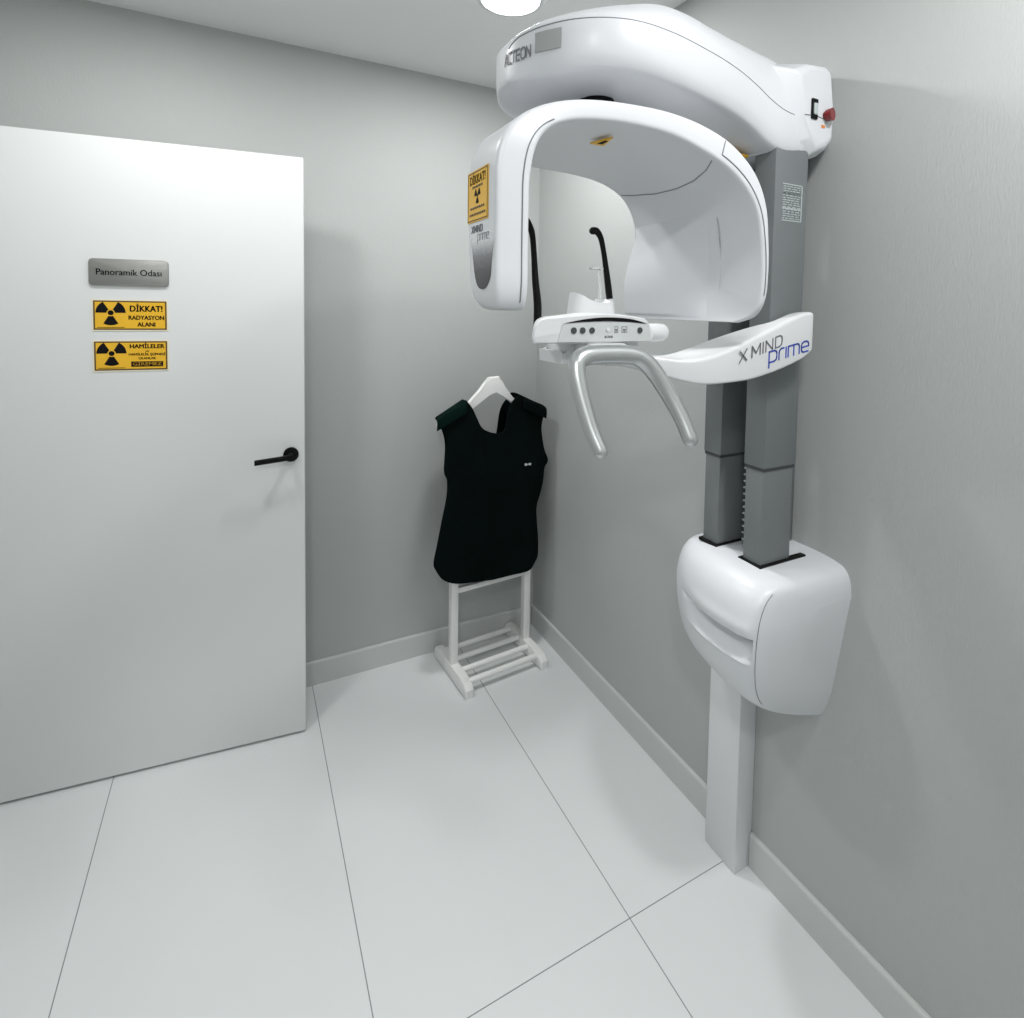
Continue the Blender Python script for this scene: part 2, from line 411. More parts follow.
# ------------------------------------------------------------------ clothes valet stand
so = Vector((-.312, -.197, 0)); RZ = Matrix.Translation(so) @ Matrix.Rotation(math.radians(4.5), 4, 'Z')
def L2(x, y, z): return RZ @ Vector((x, y, z))
stand = empty('valet_stand', so, 'low white wooden valet stand in the corner, carrying the black apron', 'clothes stand')
for sx in (-1, 1):
    x = sx * .18
    prof = [(-.172, 0), (-.165, 0), (-.120, .012), (.120, .012), (.160, 0), (.172, 0), (.172, .035), (.155, .052), (.10, .060), (-.10, .060), (-.150, .056), (-.172, .035)]
    bm = prism(prof, L2(x - .019, 0, 0), L2(0, 1, 0) - L2(0, 0, 0), (0, 0, 1), .038, .006, 3, both=True)
    obj('foot', bm, M['paintw'], stand)
    bm = box(x - .0165, x + .0165, -.0165, .0165, .058, 1.125, .004, 2, xf=RZ)
    obj('post', bm, M['paintw'], stand)
for y, z in ((.115, .046), (.035, .046), (-.050, .046), (-.130, .046)):
    a, b = L2(-.165, y, z), L2(.165, y, z)
    obj('rung', tube([(*a, .0122), (*b, .0122)]), M['paintw'], stand)
a, b = L2(-.165, 0, .372), L2(.165, 0, .372)
bm = box(-.166, .166, -.010, .010, .362, .386, .004, 2, xf=RZ)
obj('crossbar', bm, M['paintw'], stand)
hang = [(-.028, 1.288), (.022, 1.290), (.033, 1.262), (.065, 1.230), (.088, 1.196), (.115, 1.164), (.165, 1.136), (.195, 1.112), (.192, 1.098), (.16, 1.115), (.105, 1.150), (.05, 1.203), (.008, 1.228),
        (-.03, 1.215), (-.10, 1.162), (-.17, 1.120), (-.242, 1.078), (-.246, 1.092), (-.18, 1.136), (-.125, 1.180), (-.068, 1.228), (-.04, 1.262)]
bm = prism([(p[0], p[1]) for p in hang[::-1]], L2(0, .012, 0), L2(1, 0, 0) - L2(0, 0, 0), (0, 0, 1), .024, .006, 3, both=True)
obj('hanger', bm, M['paintw'], stand)

# ------------------------------------------------------------------ lead apron (sleeveless)
def polyat(pts, t):
    d = [0]
    for a, b in zip(pts, pts[1:]): d.append(d[-1] + math.hypot(b[0] - a[0], b[1] - a[1]))
    s = t * d[-1]
    for i in range(len(pts) - 1):
        if s <= d[i + 1] or i == len(pts) - 2:
            k = 0 if d[i + 1] == d[i] else (s - d[i]) / (d[i + 1] - d[i]); return (pts[i][0] + (pts[i + 1][0] - pts[i][0]) * k, pts[i][1] + (pts[i + 1][1] - pts[i][1]) * k)
top = catmull([(-.589, 1.136), (-.53, 1.163), (-.462, 1.203)], 6)[:-1] + catmull([(-.460, 1.203), (-.435, 1.171), (-.415, 1.131), (-.390, 1.083), (-.359, 1.062), (-.322, 1.050), (-.291, 1.051), (-.280, 1.068), (-.272, 1.107), (-.262, 1.154), (-.240, 1.188), (-.214, 1.208)], 4)[:-1] + catmull([(-.212, 1.208), (-.15, 1.182), (-.094, 1.158), (-.079, 1.142)], 5)
lef = catmull([(-.578, .490), (-.590, .525), (-.576, .599), (-.555, .707), (-.536, .80), (-.535, .871), (-.548, .908), (-.545, 1.024), (-.563, 1.092), (-.589, 1.136)], 5)
rig = catmull([(-.122, .445), (-.109, .473), (-.108, .543), (-.115, .634), (-.117, .697), (-.098, .754), (-.084, .813), (-.078, .869), (-.060, .903), (-.080, .954), (-.093, 1.015), (-.097, 1.066), (-.079, 1.142)], 5)
bot = catmull([(-.578, .490), (-.558, .461), (-.514, .436), (-.454, .423), (-.332, .410), (-.237, .412), (-.159, .418), (-.122, .445)], 5)
def coons(NU=60, NV=60):
    g = []
    for j in range(NV + 1):
        v = j / NV; row = []
        for i in range(NU + 1):
            u = i / NU
            Bp, Tp, Lp, Rp = polyat(bot, u), polyat(top, u), polyat(lef, v), polyat(rig, v)
            row.append(tuple((1 - v) * Bp[k] + v * Tp[k] + (1 - u) * Lp[k] + u * Rp[k]
                             - ((1 - u) * (1 - v) * bot[0][k] + u * (1 - v) * bot[-1][k] + (1 - u) * v * top[0][k] + u * v * top[-1][k]) for k in (0, 1)))
        g.append(row)
    return g
G = coons()
def sheet(base, sgn, thick, back=False):
    bm = bmesh.new(); NV = len(G); NU = len(G[0]); layers = []
    for off in (0, thick):
        lay = []
        for j, row in enumerate(G):
            r = []
            for i, (x, z) in enumerate(row):
                u = i / (NU - 1); v = j / (NV - 1)
                edge = min(1, 8 * min(u, 1 - u)) ; edge = edge * (2 - edge)
                fold = .6 * (.006 * math.sin(9 * x + 5 * z) * (1 - v) + .005 * math.sin(17 * (x + .35 * z) + 1) * (1 - v * .6) + .004 * math.exp(-((u - .3 - .25 * (1 - v)) / .05) ** 2))
                y = base + sgn * (.016 * edge * (1 - .5 * v) + fold) - sgn * off
                if back:
                    x = -.20 + (x + .20) * (.87 + .02 * v); z = z - .035 * math.exp(-((u - .5) / .16) ** 2) * v ** 3 - .022
                r.append(bm.verts.new((x, y, z)))
            lay.append(r)
        layers.append(lay)
    a, b = layers
    for j in range(NV - 1):
        for i in range(NU - 1):
            bm.faces.new((a[j][i], a[j][i + 1], a[j + 1][i + 1], a[j + 1][i])); bm.faces.new((b[j][i], b[j + 1][i], b[j + 1][i + 1], b[j][i + 1]))
    for j in range(NV - 1):
        for i in (0, NU - 1): bm.faces.new((a[j][i], a[j + 1][i], b[j + 1][i], b[j][i]))
    for i in range(NU - 1):
        for j in (0, NV - 1): bm.faces.new((a[j][i], a[j][i + 1], b[j][i + 1], b[j][i]))
    return bm
apron = empty('lead_apron', (-.32, -.20, .41), 'sleeveless black lead apron draped over the white hanger of the valet stand', 'apron')
obj('front_panel', sheet(-.247, -1, .010), M['cloth'], apron, angle=60)
obj('back_panel', sheet(-.142, 1, .006, True), M['cloth'], apron, angle=60)
def shoulder(p0, p1, inner):
    rings = []
    n = 8
    for k in range(n + 1):
        t = k / n; x = p0[0] + (p1[0] - p0[0]) * t; z = p0[1] + (p1[1] - p0[1]) * t
        arc = [(-.250, -.050), (-.2535, -.02), (-.250, .0), (-.238, .010), (-.215, .0155), (-.185, .0155), (-.155, .010), (-.143, 0), (-.141, -.03)]
        inn = [(-.147, -.03), (-.149, -.002), (-.158, .005), (-.185, .010), (-.215, .010), (-.234, .005), (-.243, -.003), (-.246, -.02), (-.243, -.050)]
        slim = 1 if abs(p0[1] - p1[1]) > 1 else 1
        rings.append([Vector((x + (-.33 - x) * (.17 if inner else 0) * max(0, y + .236) / .09, y + (-.016 if y < -.23 else (.014 if y < -.17 else .010) * (y + .23) / .06), z + dz * (.75 if dz > 0 else .9) - (.21 if inner else .02) * (y + .25))) for y, dz in arc + inn])
    return loft(rings)
obj('shoulder_pad', shoulder((-.586, 1.131), (-.463, 1.196), 1), M['padc'], apron, angle=50, label='dark green left shoulder pad')
obj('shoulder_pad', shoulder((-.203, 1.200), (-.084, 1.143), 0), M['cloth'], apron, angle=50)
bm = prism(rrect(.013, .010, .003, 3), (-.185, -.270, .903), (1, 0, -.3), (.3, 0, 1), .0015)
merge(bm, prism(rrect(.012, .010, .003, 3), (-.166, -.270, .903), (1, 0, -.3), (.3, 0, 1), .0015))
merge(bm, prism(rrect(.010, .003, .001, 2), (-.176, -.270, .903), (1, 0, .2), (-.2, 0, 1), .0015))
obj('printed_emblem', bm, M['tag'], apron, label='small silver grey emblem')
bm = prism(rrect(.012, .022, .003, 3), (-.578, -.235, 1.100), (1, 0, .5), (-.5, 0, 1), .003)
obj('white_label', bm, M['paintw'], apron, label='small white tab at left armhole')

# ------------------------------------------------------------------ panoramic x-ray machine
mach = empty('panoramic_x_ray_machine', (0, -1.34, 0), 'tall white and grey dental panoramic x-ray machine mounted on the right wall', 'x-ray machine')
# support post
obj('support_post', box(-.066, -.001, -1.396, -1.280, .001, .66, .0025, 2), M['white2'], mach)
# rear rail on the wall, telescopic columns
obj('wall_rail', box(-.080, -.001, -1.490, -1.42, .90, 2.02, .004, 2), M['grey'], mach)
for y0, y1 in ((-1.565, -1.504), (-1.428, -1.369)):
    col = obj('column', box(-.206, -.103, y0 + .004, y1 - .004, .90, 1.224, .003, 2), M['grey'], mach)
    obj('outer_sleeve', box(-.209, -.098, y0, y1, 1.226, 1.975, .003, 2), M['grey'], col)
    obj('sleeve_gap', box(-.2072, -.1005, y0 + .0025, y1 - .0025, 1.219, 1.2285), M['grey_dark'], col, smooth=False)
# back plate between the columns and coiled cable
pth = []
for k in range(240):
    a = k * .45; pth.append((-.152 + .006 * math.cos(a), -1.468 + .010 * math.sin(a), .99 + k * .0012, .0024))
obj('coiled_cable', tube(pth, 6), M['tag'], mach)

# printed label on the front column
bm = bmesh.new()
for (x0, x1, z0, z1) in [(-.184, -.118, z, z + .0022) for z in (1.806, 1.834, 1.868, 1.889)] + [(-.1195, -.1165, 1.806, 1.890)]:
    merge(bm, box(x0, x1, -1.5658, -1.5652, z0, z1))
rr = random.Random(3)
for z in [1.811 + .0052 * i for i in range(15)]:
    x = -.182
    while x < -.124:
        w = rr.uniform(.004, .014); merge(bm, box(x, min(x + w, -.123), -1.5658, -1.5652, z, z + .0020)); x += w + rr.uniform(.002, .006)
obj('specification_label', bm, M['tag'], mach, smooth=False, label='pale printed rating label on the front column')

# lower cover ------------------------------------------------------
def table(tab, y):
    for a, b in zip(tab, tab[1:]):
        if a[0] <= y <= b[0]:
            t = (y - a[0]) / (b[0] - a[0]); return [p + (q - p) * t for p, q in zip(a[1:], b[1:])]
    return list(tab[0][1:] if y < tab[0][0] else tab[-1][1:])
st = catmull([(-1.657, .50, .915, .655), (-1.655, .60, .940, .618), (-1.650, .74, .960, .590), (-1.640, .88, .975, .576), (-1.622, .965, .984, .570), (-1.58, 1.0, .990, .568), (-1.50, 1.0, .992, .574),
              (-1.42, .955, .990, .582), (-1.36, .88, .984, .590), (-1.315, .77, .972, .602), (-1.285, .63, .952, .622), (-1.268, .48, .925, .655), (-1.258, .34, .895, .70)], 8)
# profile in (depth fraction, height fraction) from wall bottom round the front to wall top
prof = catmull([(0, 0), (.35, .10), (.62, .195), (.80, .29), (.91, .40), (.975, .55), (1.0, .72), (.985, .83), (.93, .92), (.84, .975), (.72, .998), (.5, 1.0), (.25, 1.0), (0, 1.0)], 24)
X0 = .312
rings = []
def sm(t): t = max(0, min(1, t)); return t * t * (3 - 2 * t)
for y, fx, zt, zb in st:
    r = []
    for px, pz in prof:
        x = -X0 * fx * px; z = zb + (zt - zb) * pz
        if px > .55 and .28 < pz < .93:
            inside = sm((y + 1.628) / .008) * sm((-1.385 - y) / .12)
            lip = .812 + .010 * sm((-1.44 - y) / -.08); crease = .870 + .012 * sm((y + 1.50) / .12)
            if lip < z < crease: dpt = .040 * ((z - lip) / (crease - lip)) ** .8 + .035 * sm((z - crease + .016) / .008)
            elif z >= crease: dpt = .075 * (1 - sm((z - crease) / .003)) - .004 * math.exp(-((z - crease - .02) / .015) ** 2)
            elif z > lip - .012: dpt = -.003 * sm((z - lip + .012) / .012)
            else: dpt = 0
            x += dpt * inside
        tp = max(0, (.90 - z) / .32) ** 1.4; y3 = -1.47 + (y + 1.47) * (1 - (.30 if y < -1.47 else .10) * tp)
        r.append(Vector((x, y3, z)))
    rings.append(r)
base = obj('lower_cover', loft(rings, cap=True, closed=True), M['white'], mach, angle=60)
sm_pts = []
# slots round the columns
for y0, y1, xa, xb in ((-1.569, -1.500, -.214, -.018), (-1.430, -1.366, -.215, -.070)):
    bm = box(xa, -.096, y0, y1, .9865, .9945, .001, 1)
    if y0 < -1.5: box(-.098, -.052, y0, y0 + .016, .9865, .9945, .001, 1, bm=bm)
    obj('column_slot', bm, M['black'], base)
kk = min(range(len(st)), key=lambda i: abs(st[i][0] + 1.632))
path = [(p.x - .0003, p.y - .0004, p.z, .0009) for p, (px, pz) in zip(rings[kk], prof) if .30 < pz < .97 and px > .5]
obj('cover_seam', tube(path, 6, False), M['seam'], base)

# carriage with chin arm --------------------------------------------
# x, y near, y far, z top near, z top far, z bottom near, z bottom far
cs = catmull([(-.130, -1.612, -1.58, 1.588, 1.590, 1.512, 1.512), (-.134, -1.621, -1.578, 1.596, 1.595, 1.507, 1.508), (-.168, -1.622, -1.576, 1.593, 1.590, 1.489, 1.489), (-.222, -1.622, -1.572, 1.575, 1.572, 1.472, 1.472),
              (-.238, -1.622, -1.535, 1.569, 1.560, 1.468, 1.470), (-.262, -1.622, -1.500, 1.561, 1.545, 1.462, 1.466), (-.324, -1.621, -1.490, 1.539, 1.527, 1.450, 1.458), (-.385, -1.618, -1.485, 1.517, 1.509, 1.445, 1.455),
              (-.445, -1.610, -1.480, 1.500, 1.495, 1.443, 1.455), (-.491, -1.596, -1.470, 1.4955, 1.494, 1.450, 1.458), (-.533, -1.575, -1.455, 1.500, 1.499, 1.462, 1.466), (-.58, -1.552, -1.440, 1.506, 1.504, 1.476, 1.476), (-.64, -1.540, -1.430, 1.508, 1.508, 1.484, 1.484)], 6)
rings = []
for x, yn, yf, zn, zf, bn, bf in cs:
    rings.append(rquad([(x, yn, bn), (x, yn, zn), (x, yf, zf), (x, yf, bf)], [.006, .010, .010, .008], 4))
arm = obj('chin_arm', loft(rings), M['white2'], mach, angle=45)
obj('carriage_body', box(-.222, -.14, -1.590, -1.490, 1.485, 1.545, .004, 2), M['white2'], arm)
def tilt(deg): a = math.radians(deg); return (math.cos(a), 0, math.sin(a)), (-math.sin(a), 0, math.cos(a))
ux, uy = tilt(15.0)
lettering('X MIND', .0235, .0030, (-.300, -1.6222, 1.5045), ux, (0, 0, 1), M['greyprint'], arm, width=.136, gap=.36)
ux, uy = tilt(10.5)
lettering('prime', .0290, .0036, (-.2115, -1.6222, 1.4965), ux, (0, 0, 1), M['blue'], arm, width=.134)

# control panel -----------------------------------------------------
out = catmull([(-.826, 1.531), (-.829, 1.545), (-.818, 1.573), (-.770, 1.580), (-.675, 1.5865), (-.600, 1.581), (-.574, 1.573), (-.560, 1.545), (-.562, 1.532)], 4) + [(-.69, 1.5285)]
rg = []
for y, k, kz in ((-1.4705, .58, .80), (-1.474, .62, .92), (-1.50, .74, 1), (-1.54, .885, 1), (-1.572, .985, 1), (-1.578, .992, .97), (-1.581, .975, .90)):
    rg.append([Vector((-.665 + (p[0] + .665) * k, y, 1.556 + (p[1] - 1.556) * kz)) for p in out])
pan = obj('control_panel', loft(rg), M['white2'], mach, angle=45)
yf = -1.5815
fp = [(-.779, 1.5335), (-.565, 1.5335), (-.574, 1.5655), (-.63, 1.5700), (-.70, 1.5700), (-.770, 1.5660)]
obj('faceplate', prism([(p[0] + .69, p[1]) for p in fp], (-.69, yf, 0), (1, 0, 0), (0, 0, 1), .0012), M['faceplate'], pan, smooth=False)
up = catmull([(-.769, 1.5672), (-.720, 1.5755), (-.674, 1.5790), (-.620, 1.5765), (-.576, 1.5672)], 5)
lo = [(-.62, 1.5705), (-.675, 1.5722), (-.73, 1.5702)]
obj('dark_display', prism([(p[0] + .69, p[1]) for p in (up + lo)][::-1], (-.69, yf - .0005, 0), (1, 0, 0), (0, 0, 1), .001), M['black'], pan, smooth=False)
for x in (-.7465, -.7275, -.7070, -.596):
    obj('button', disc((x, yf - .001, 1.5545), (0, -1, 0), .0058, .002, 24), M['grey_dark'], pan)
obj('button', disc((-.671, yf - .001, 1.5565), (0, -1, 0), .0040, .0018, 20), M['white2'], pan)
for x in (-.652, -.633):
    bm = bmesh.new(); r = .0062 if x > -.64 else .0040
    for a, b, c, d in ((-r, r, .0052, .006), (-r, r, -.006, -.0052), (-r, -r + .0008, -.006, .006), (r - .0008, r, -.006, .006), (-r * .5, r * .5, -.002, .001), (-r * .3, r * .3, -.0042, -.003)):
        merge(bm, box(x + a, x + b, yf - .0018, yf - .0012, 1.556 + c, 1.556 + d))
    obj('key_icon', bm, M['greyprint'], pan, smooth=False)
text('lettering', 'ACTEON', .0060, (-.669, yf - .0012, 1.5420), (1, 0, 0), (0, 0, 1), M['greyprint'], pan, width=.019, bold=.0002, depth=.0004)
# knob on the right of the panel
kp = [(-.575, .017), (-.540, .0185), (-.515, .0190), (-.500, .0180), (-.493, .0140), (-.490, .008)]
obj('side_knob', tube([(x, -1.535, 1.5475, r) for x, r in kp], 24, False, 1.0), M['white2'], mach)
# tray under the panel
obj('under_tray', prism([(-.742, 1.488), (-.56, 1.476), (-.56, 1.530), (-.722, 1.530), (-.722, 1.510), (-.744, 1.512)], (0, -1.44, 0), (1, 0, 0), (0, 0, 1), .095, .004, 3, both=True), M['white2'], mach)

# handle bar
def spl(k, n=8): return catmull(k, n)
hb = spl([(-.739, -1.668, 1.350, .0125), (-.746, -1.648, 1.385, .0135), (-.752, -1.628, 1.430, .0150), (-.755, -1.612, 1.472, .0165), (-.750, -1.603, 1.497, .0175), (-.728, -1.598, 1.509, .0180), (-.676, -1.596, 1.511, .0180),
          (-.628, -1.598, 1.508, .0180), (-.600, -1.603, 1.497, .0178), (-.578, -1.612, 1.472, .0172), (-.557, -1.628, 1.432, .0160), (-.543, -1.648, 1.392, .0150), (-.536, -1.668, 1.352, .0145)])
obj('handle_bar', tube(hb, 20), M['silver'], mach)
obj('handle_mount', box(-.715, -.635, -1.60, -1.52, 1.500, 1.530, .006, 2), M['white2'], mach)

# chin rest with clear bite rod
n = 14; rings = []
for j in range(7):
    v = j / 6; z0 = 1.575
    hx = .052 - .006 * v; ring = []
    for k in range(28):
        a = 2 * PI * k / 28; x = hx * math.copysign(abs(math.cos(a)) ** .6, math.cos(a)); y = .032 * math.copysign(abs(math.sin(a)) ** .7, math.sin(a))
        ztop = 1.607 + .018 * (x / .05) ** 2 + .006 * (-x / .05)
        ring.append(Vector((-.637 + x, -1.470 + y, z0 + (ztop - z0) * v)))
    rings.append(ring)
for s in (.7, .4): rings.append([Vector((-.637 + (p.x + .637) * s, -1.47 + (p.y + 1.47) * s, p.z - .006 * (1 - s) * 2)) for p in rings[6]])
chin = obj('chin_rest', loft(rings), M['white2'], mach, angle=50)
bm = tube([(-.616, -1.470, 1.600, .0042), (-.616, -1.470, 1.64, .0040), (-.619, -1.470, 1.675, .0040)], 12)
merge(bm, box(-.640, -.612, -1.477, -1.463, 1.676, 1.682, .002, 2)); merge(bm, disc((-.616, -1.47, 1.603), (0, 0, 1), .010, .012, 20))
obj('bite_rod', bm, M['clear'], chin, label='clear plastic bite rod')

# temple supports
obj('temple_support', tube(spl([(-.637, -1.47, 1.756, .0078), (-.628, -1.47, 1.756, .0072), (-.617, -1.47, 1.743, .0060), (-.609, -1.47, 1.715, .0056), (-.602, -1.47, 1.68, .0062), (-.594, -1.47, 1.635, .0072), (-.588, -1.47, 1.60, .0062), (-.584, -1.47, 1.572, .0030)], 6), 12), M['black'], mach)
obj('temple_support', tube(spl([(-.797, -1.47, 1.768, .0070), (-.788, -1.47, 1.760, .0070), (-.778, -1.47, 1.740, .0060), (-.773, -1.47, 1.70, .0058), (-.769, -1.47, 1.65, .0068), (-.763, -1.47, 1.60, .0080), (-.763, -1.47, 1.55, .0078)], 6), 12), M['black'], mach)

# rotating gantry ---------------------------------------------------
# s stations: y near, near inner x z, near outer x z, y far, far inner x z, far outer x z
K = [
 (-1.672, -.900, 1.590, -.938, 1.590, -1.622, -.896, 1.590, -.934, 1.590),
 (-1.690, -.897, 1.595, -.948, 1.596, -1.600, -.894, 1.595, -.946, 1.598),
 (-1.700, -.897, 1.625, -.954, 1.625, -1.582, -.894, 1.625, -.954, 1.625),
 (-1.700, -.897, 1.680, -.954, 1.680, -1.572, -.894, 1.680, -.954, 1.680),
 (-1.700, -.897, 1.740, -.954, 1.740, -1.566, -.893, 1.740, -.954, 1.740),
 (-1.700, -.896, 1.790, -.954, 1.800, -1.562, -.890, 1.790, -.954, 1.800),
 (-1.699, -.886, 1.838, -.942, 1.846, -1.540, -.872, 1.838, -.934, 1.852),
 (-1.693, -.862, 1.870, -.908, 1.884, -1.480, -.838, 1.878, -.890, 1.898),
 (-1.686, -.822, 1.889, -.855, 1.913, -1.400, -.790, 1.897, -.835, 1.931),
 (-1.682, -.765, 1.900, -.785, 1.932, -1.330, -.730, 1.905, -.760, 1.955),
 (-1.680, -.690, 1.905, -.700, 1.941, -1.308, -.660, 1.908, -.680, 1.964),
 (-1.680, -.610, 1.901, -.610, 1.942, -1.300, -.590, 1.908, -.590, 1.964),
 (-1.680, -.540, 1.885, -.530, 1.931, -1.298, -.515, 1.899, -.505, 1.956),
 (-1.680, -.475, 1.862, -.460, 1.908, -1.292, -.450, 1.876, -.425, 1.928),
 (-1.680, -.425, 1.830, -.400, 1.866, -1.288, -.412, 1.838, -.372, 1.872),
 (-1.680, -.390, 1.786, -.366, 1.810, -1.286, -.394, 1.785, -.350, 1.800),
 (-1.680, -.374, 1.730, -.354, 1.743, -1.286, -.398, 1.725, -.346, 1.730),
 (-1.680, -.368, 1.670, -.351, 1.675, -1.286, -.408, 1.665, -.348, 1.665),
 (-1.676, -.369, 1.620, -.352, 1.620, -1.288, -.414, 1.615, -.350, 1.612),
 (-1.658, -.373, 1.588, -.356, 1.586, -1.296, -.418, 1.586, -.356, 1.584),
 (-1.625, -.384, 1.573, -.368, 1.571, -1.312, -.415, 1.573, -.372, 1.571),
]
KD = [q[:3] + (max(q[3], -.954),) + q[4:8] + (max(q[8], -.954),) + q[9:] for q in catmull(K, 6)]; rings = []
for q in KD:
    yn, ax, az, bx, bz, yf_, cx, cz, dx, dz = q
    rings.append(rquad([(ax, yn, az), (bx, yn, bz), (dx, yf_, dz), (cx, yf_, cz)], [.010, .011, .035, .012], 5))
gan = obj('rotating_gantry', loft(rings), M['white'], mach, angle=50)
# seams: along the near rim (generator cover) and across the sensor side
def rimpt(q, f, dy=-.0006):
    yn, ax, az, bx, bz = q[:5]; return (ax + (bx - ax) * f, yn + dy, az + (bz - az) * f)
obj('cover_seam', tube([(*rimpt(q, .24), .0010) for q in KD[8:46]], 6, False), M['seam'], gan)
obj('cover_seam', tube([(*rimpt(q, .30), .0010) for q in KD[76:108]], 6, False), M['seam'], gan)
q = KD[76]
obj('cover_seam', tube([(*rimpt(q, f), .0010) for f in (.3, .45, .6, .75, .86)], 6, False), M['seam'], gan)
# seam on the ceiling of the gantry
def innerpt(s, f, off=.0006):
    q = KD[s]; yn, ax, az, bx, bz, y2, cx, cz = q[:8]
    return (ax + (cx - ax) * f, yn + (y2 - yn) * f, az + (cz - az) * f - off)
obj('cover_seam', tube([(*innerpt(s, f), .0010) for s, f in ((75, .03), (77, .13), (79, .28), (80, .45), (80, .65), (79, .83), (78, .96))], 6, False), M['seam'], gan)
# sensor cover: shallow raised housing on the inner face of the sensor side
rings = []
for t in [i / 16 for i in range(17)]:
    y = -1.575 + .275 * t
    e = min(1, t / .60); e = e * e * (3 - 2 * e)
    ring = []
    for z, o in ((1.580, .002), (1.586, .010), (1.62, .020), (1.67, .023), (1.71, .020), (1.745, .014), (1.775, .007), (1.800, .001), (1.806, -.004)):
        f = (y + 1.68) / .394; s = [q for q in KD[90:] if q[2] >= z - .01]; q = min(KD[86:], key=lambda k: abs(k[2] - z))
        xi = q[1] + (q[6] - q[1]) * f
        ring.append(Vector((xi - o * e + .001 + .006 * max(0, 1 - 6 * t), y, z)))
    ring += [Vector((p.x + o_ * e + .004, p.y, p.z)) for p, o_ in zip(ring[::-1], (-.004, .001, .007, .014, .020, .023, .020, .010, .002))]
    rings.append(ring)
obj('sensor_cover', loft(rings), M['white'], gan, angle=30)
# hub on top
hub = obj('rotation_hub', disc((-.648, -1.490, 1.950), (0, 0, 1), .036, .085, 40), M['black'], mach)
# halftone print, brand mark, sticker on the outer face of the generator head
XO = -.9542
ux, uz = (0, -1, 0), (0, 0, 1)
hp_ = [(-.040, .036), (.040, .036), (.040, -.010), (.036, -.030), (.022, -.043), (.004, -.046), (-.014, -.040), (-.026, -.022), (-.036, .010)]
obj('halftone_print', prism(catmull_closed(hp_, 4)[::-1][::-1][::-1] if False else catmull_closed(hp_[::-1], 4), (XO + .0002, -1.648, 1.668), ux, uz, .0009), M['halftone'], gan, smooth=False, label='oval print fading from black to white')
lettering('X MIND', .0100, .0012, (XO, -1.629, 1.7115), ux, uz, M['greyprint'], gan, width=.046, t=.001)
lettering('prime', .0120, .0012, (XO, -1.656, 1.6975), ux, uz, M['greyprint'], gan, width=.046, t=.001)
XS = XO - .0001
stk = obj('warning_sticker', prism(rrect(.086, .080, .001, 1), (XS, -1.631, 1.768), ux, uz, .0008), M['yellow'], gan, smooth=False, label='yellow radiation warning sticker')
bm = bmesh.new()
for a0, a1, b0, b1 in ((-.041, .041, .0365, .038), (-.041, .041, -.038, -.0365), (-.041, -.0395, -.038, .038), (.0395, .041, -.038, .038)):
    merge(bm, prism([(a0, b0), (a1, b0), (a1, b1), (a0, b1)], (XS - .0009, -1.631, 1.768), ux, uz, .0003))
for zz, w in ((-.020, .030), (-.030, .033), (.0125, .022)):
    x = -w
    while x < w - .004:
        l = rr.uniform(.004, .010); merge(bm, prism([(x, zz), (min(x + l, w), zz), (min(x + l, w), zz + .0035), (x, zz + .0035)], (XS - .0009, -1.631, 1.768), ux, uz, .0003)); x += l + .002
obj('sticker_print', bm, M['brown'], gan, smooth=False)
text('lettering', 'DİKKAT!', .019, (XS - .0009, -1.631, 1.793), ux, uz, M['brown'], gan, width=.064, bold=.0004, depth=.0003)
trefoil((XS - .0009, -1.631, 1.768), ux, uz, .0125, .0003, M['blackink'], gan)
# laser warning triangle on the gantry ceiling
cz = 1.8995
tri = prism([(-.015, -.024), (.015, -.024), (0, .028)], (-.699, -1.597, cz), (1, 0, 0), (0, -1, 0), .0025)
wt = obj('warning_triangle', tri, M['yellow'], gan, smooth=False)
tri = prism([(-.005, -.014), (.005, -.014), (.003, .008), (-.003, .008)], (-.699, -1.597, cz - .0026), (1, 0, 0), (0, -1, 0), .0006)
obj('warning_mark', tri, M['blackink'], gan, smooth=False)

# overhead arm ------------------------------------------------------
# x, half width, z bottom, z side low, z seam, z top, y centre
OS = [(-.8405, .006, 2.040, 2.044, 2.050, 2.054), (-.8395, .022, 2.022, 2.030, 2.070, 2.076), (-.835, .042, 2.014, 2.022, 2.082, 2.090), (-.825, .066, 2.010, 2.016, 2.088, 2.100), (-.805, .105, 2.008, 2.013, 2.091, 2.112), (-.770, .147, 2.008, 2.012, 2.093, 2.126),
      (-.720, .180, 2.009, 2.012, 2.094, 2.144), (-.660, .195, 2.010, 2.012, 2.095, 2.166), (-.580, .190, 2.010, 2.011, 2.096, 2.196), (-.500, .173, 2.010, 2.011, 2.097, 2.206),
      (-.420, .152, 2.010, 2.012, 2.098, 2.204), (-.350, .134, 2.006, 2.010, 2.094, 2.204), (-.290, .122, 1.994, 1.998, 2.082, 2.204), (-.240, .117, 1.974, 1.978, 2.064, 2.202), (-.19, .116, 1.960, 1.962, 2.049, 2.198), (-.12, .112, 1.962, 1.962, 2.045, 2.180)]
OD = catmull(OS, 5); YC = -1.458; rings = []; seamp = []
def section(x, w, zb, zl, zs, zt):
    k = [(0, zb), (-w * .45, zb), (-w * .84, zb), (-w * .955, zl + (zs - zl) * .14), (-w * 1.0, zl + (zs - zl) * .50), (-w * .99, zs), (-w * .90, zs + (zt - zs) * .40), (-w * .60, zs + (zt - zs) * .86), (0, zt)]
    return k + [(-a, b) for a, b in k[-2:0:-1]]
for o in OD:
    x = o[0]; rings.append([Vector((x, YC + p[0], p[1])) for p in catmull_closed(section(*o), 4)])
    seamp.append((x, YC - o[1] * .987, o[4], .0012))
ov = obj('overhead_arm', loft(rings), M['white'], mach, angle=60)
tip = [(x, YC + (YC - y), z, r) for x, y, z, r in seamp]
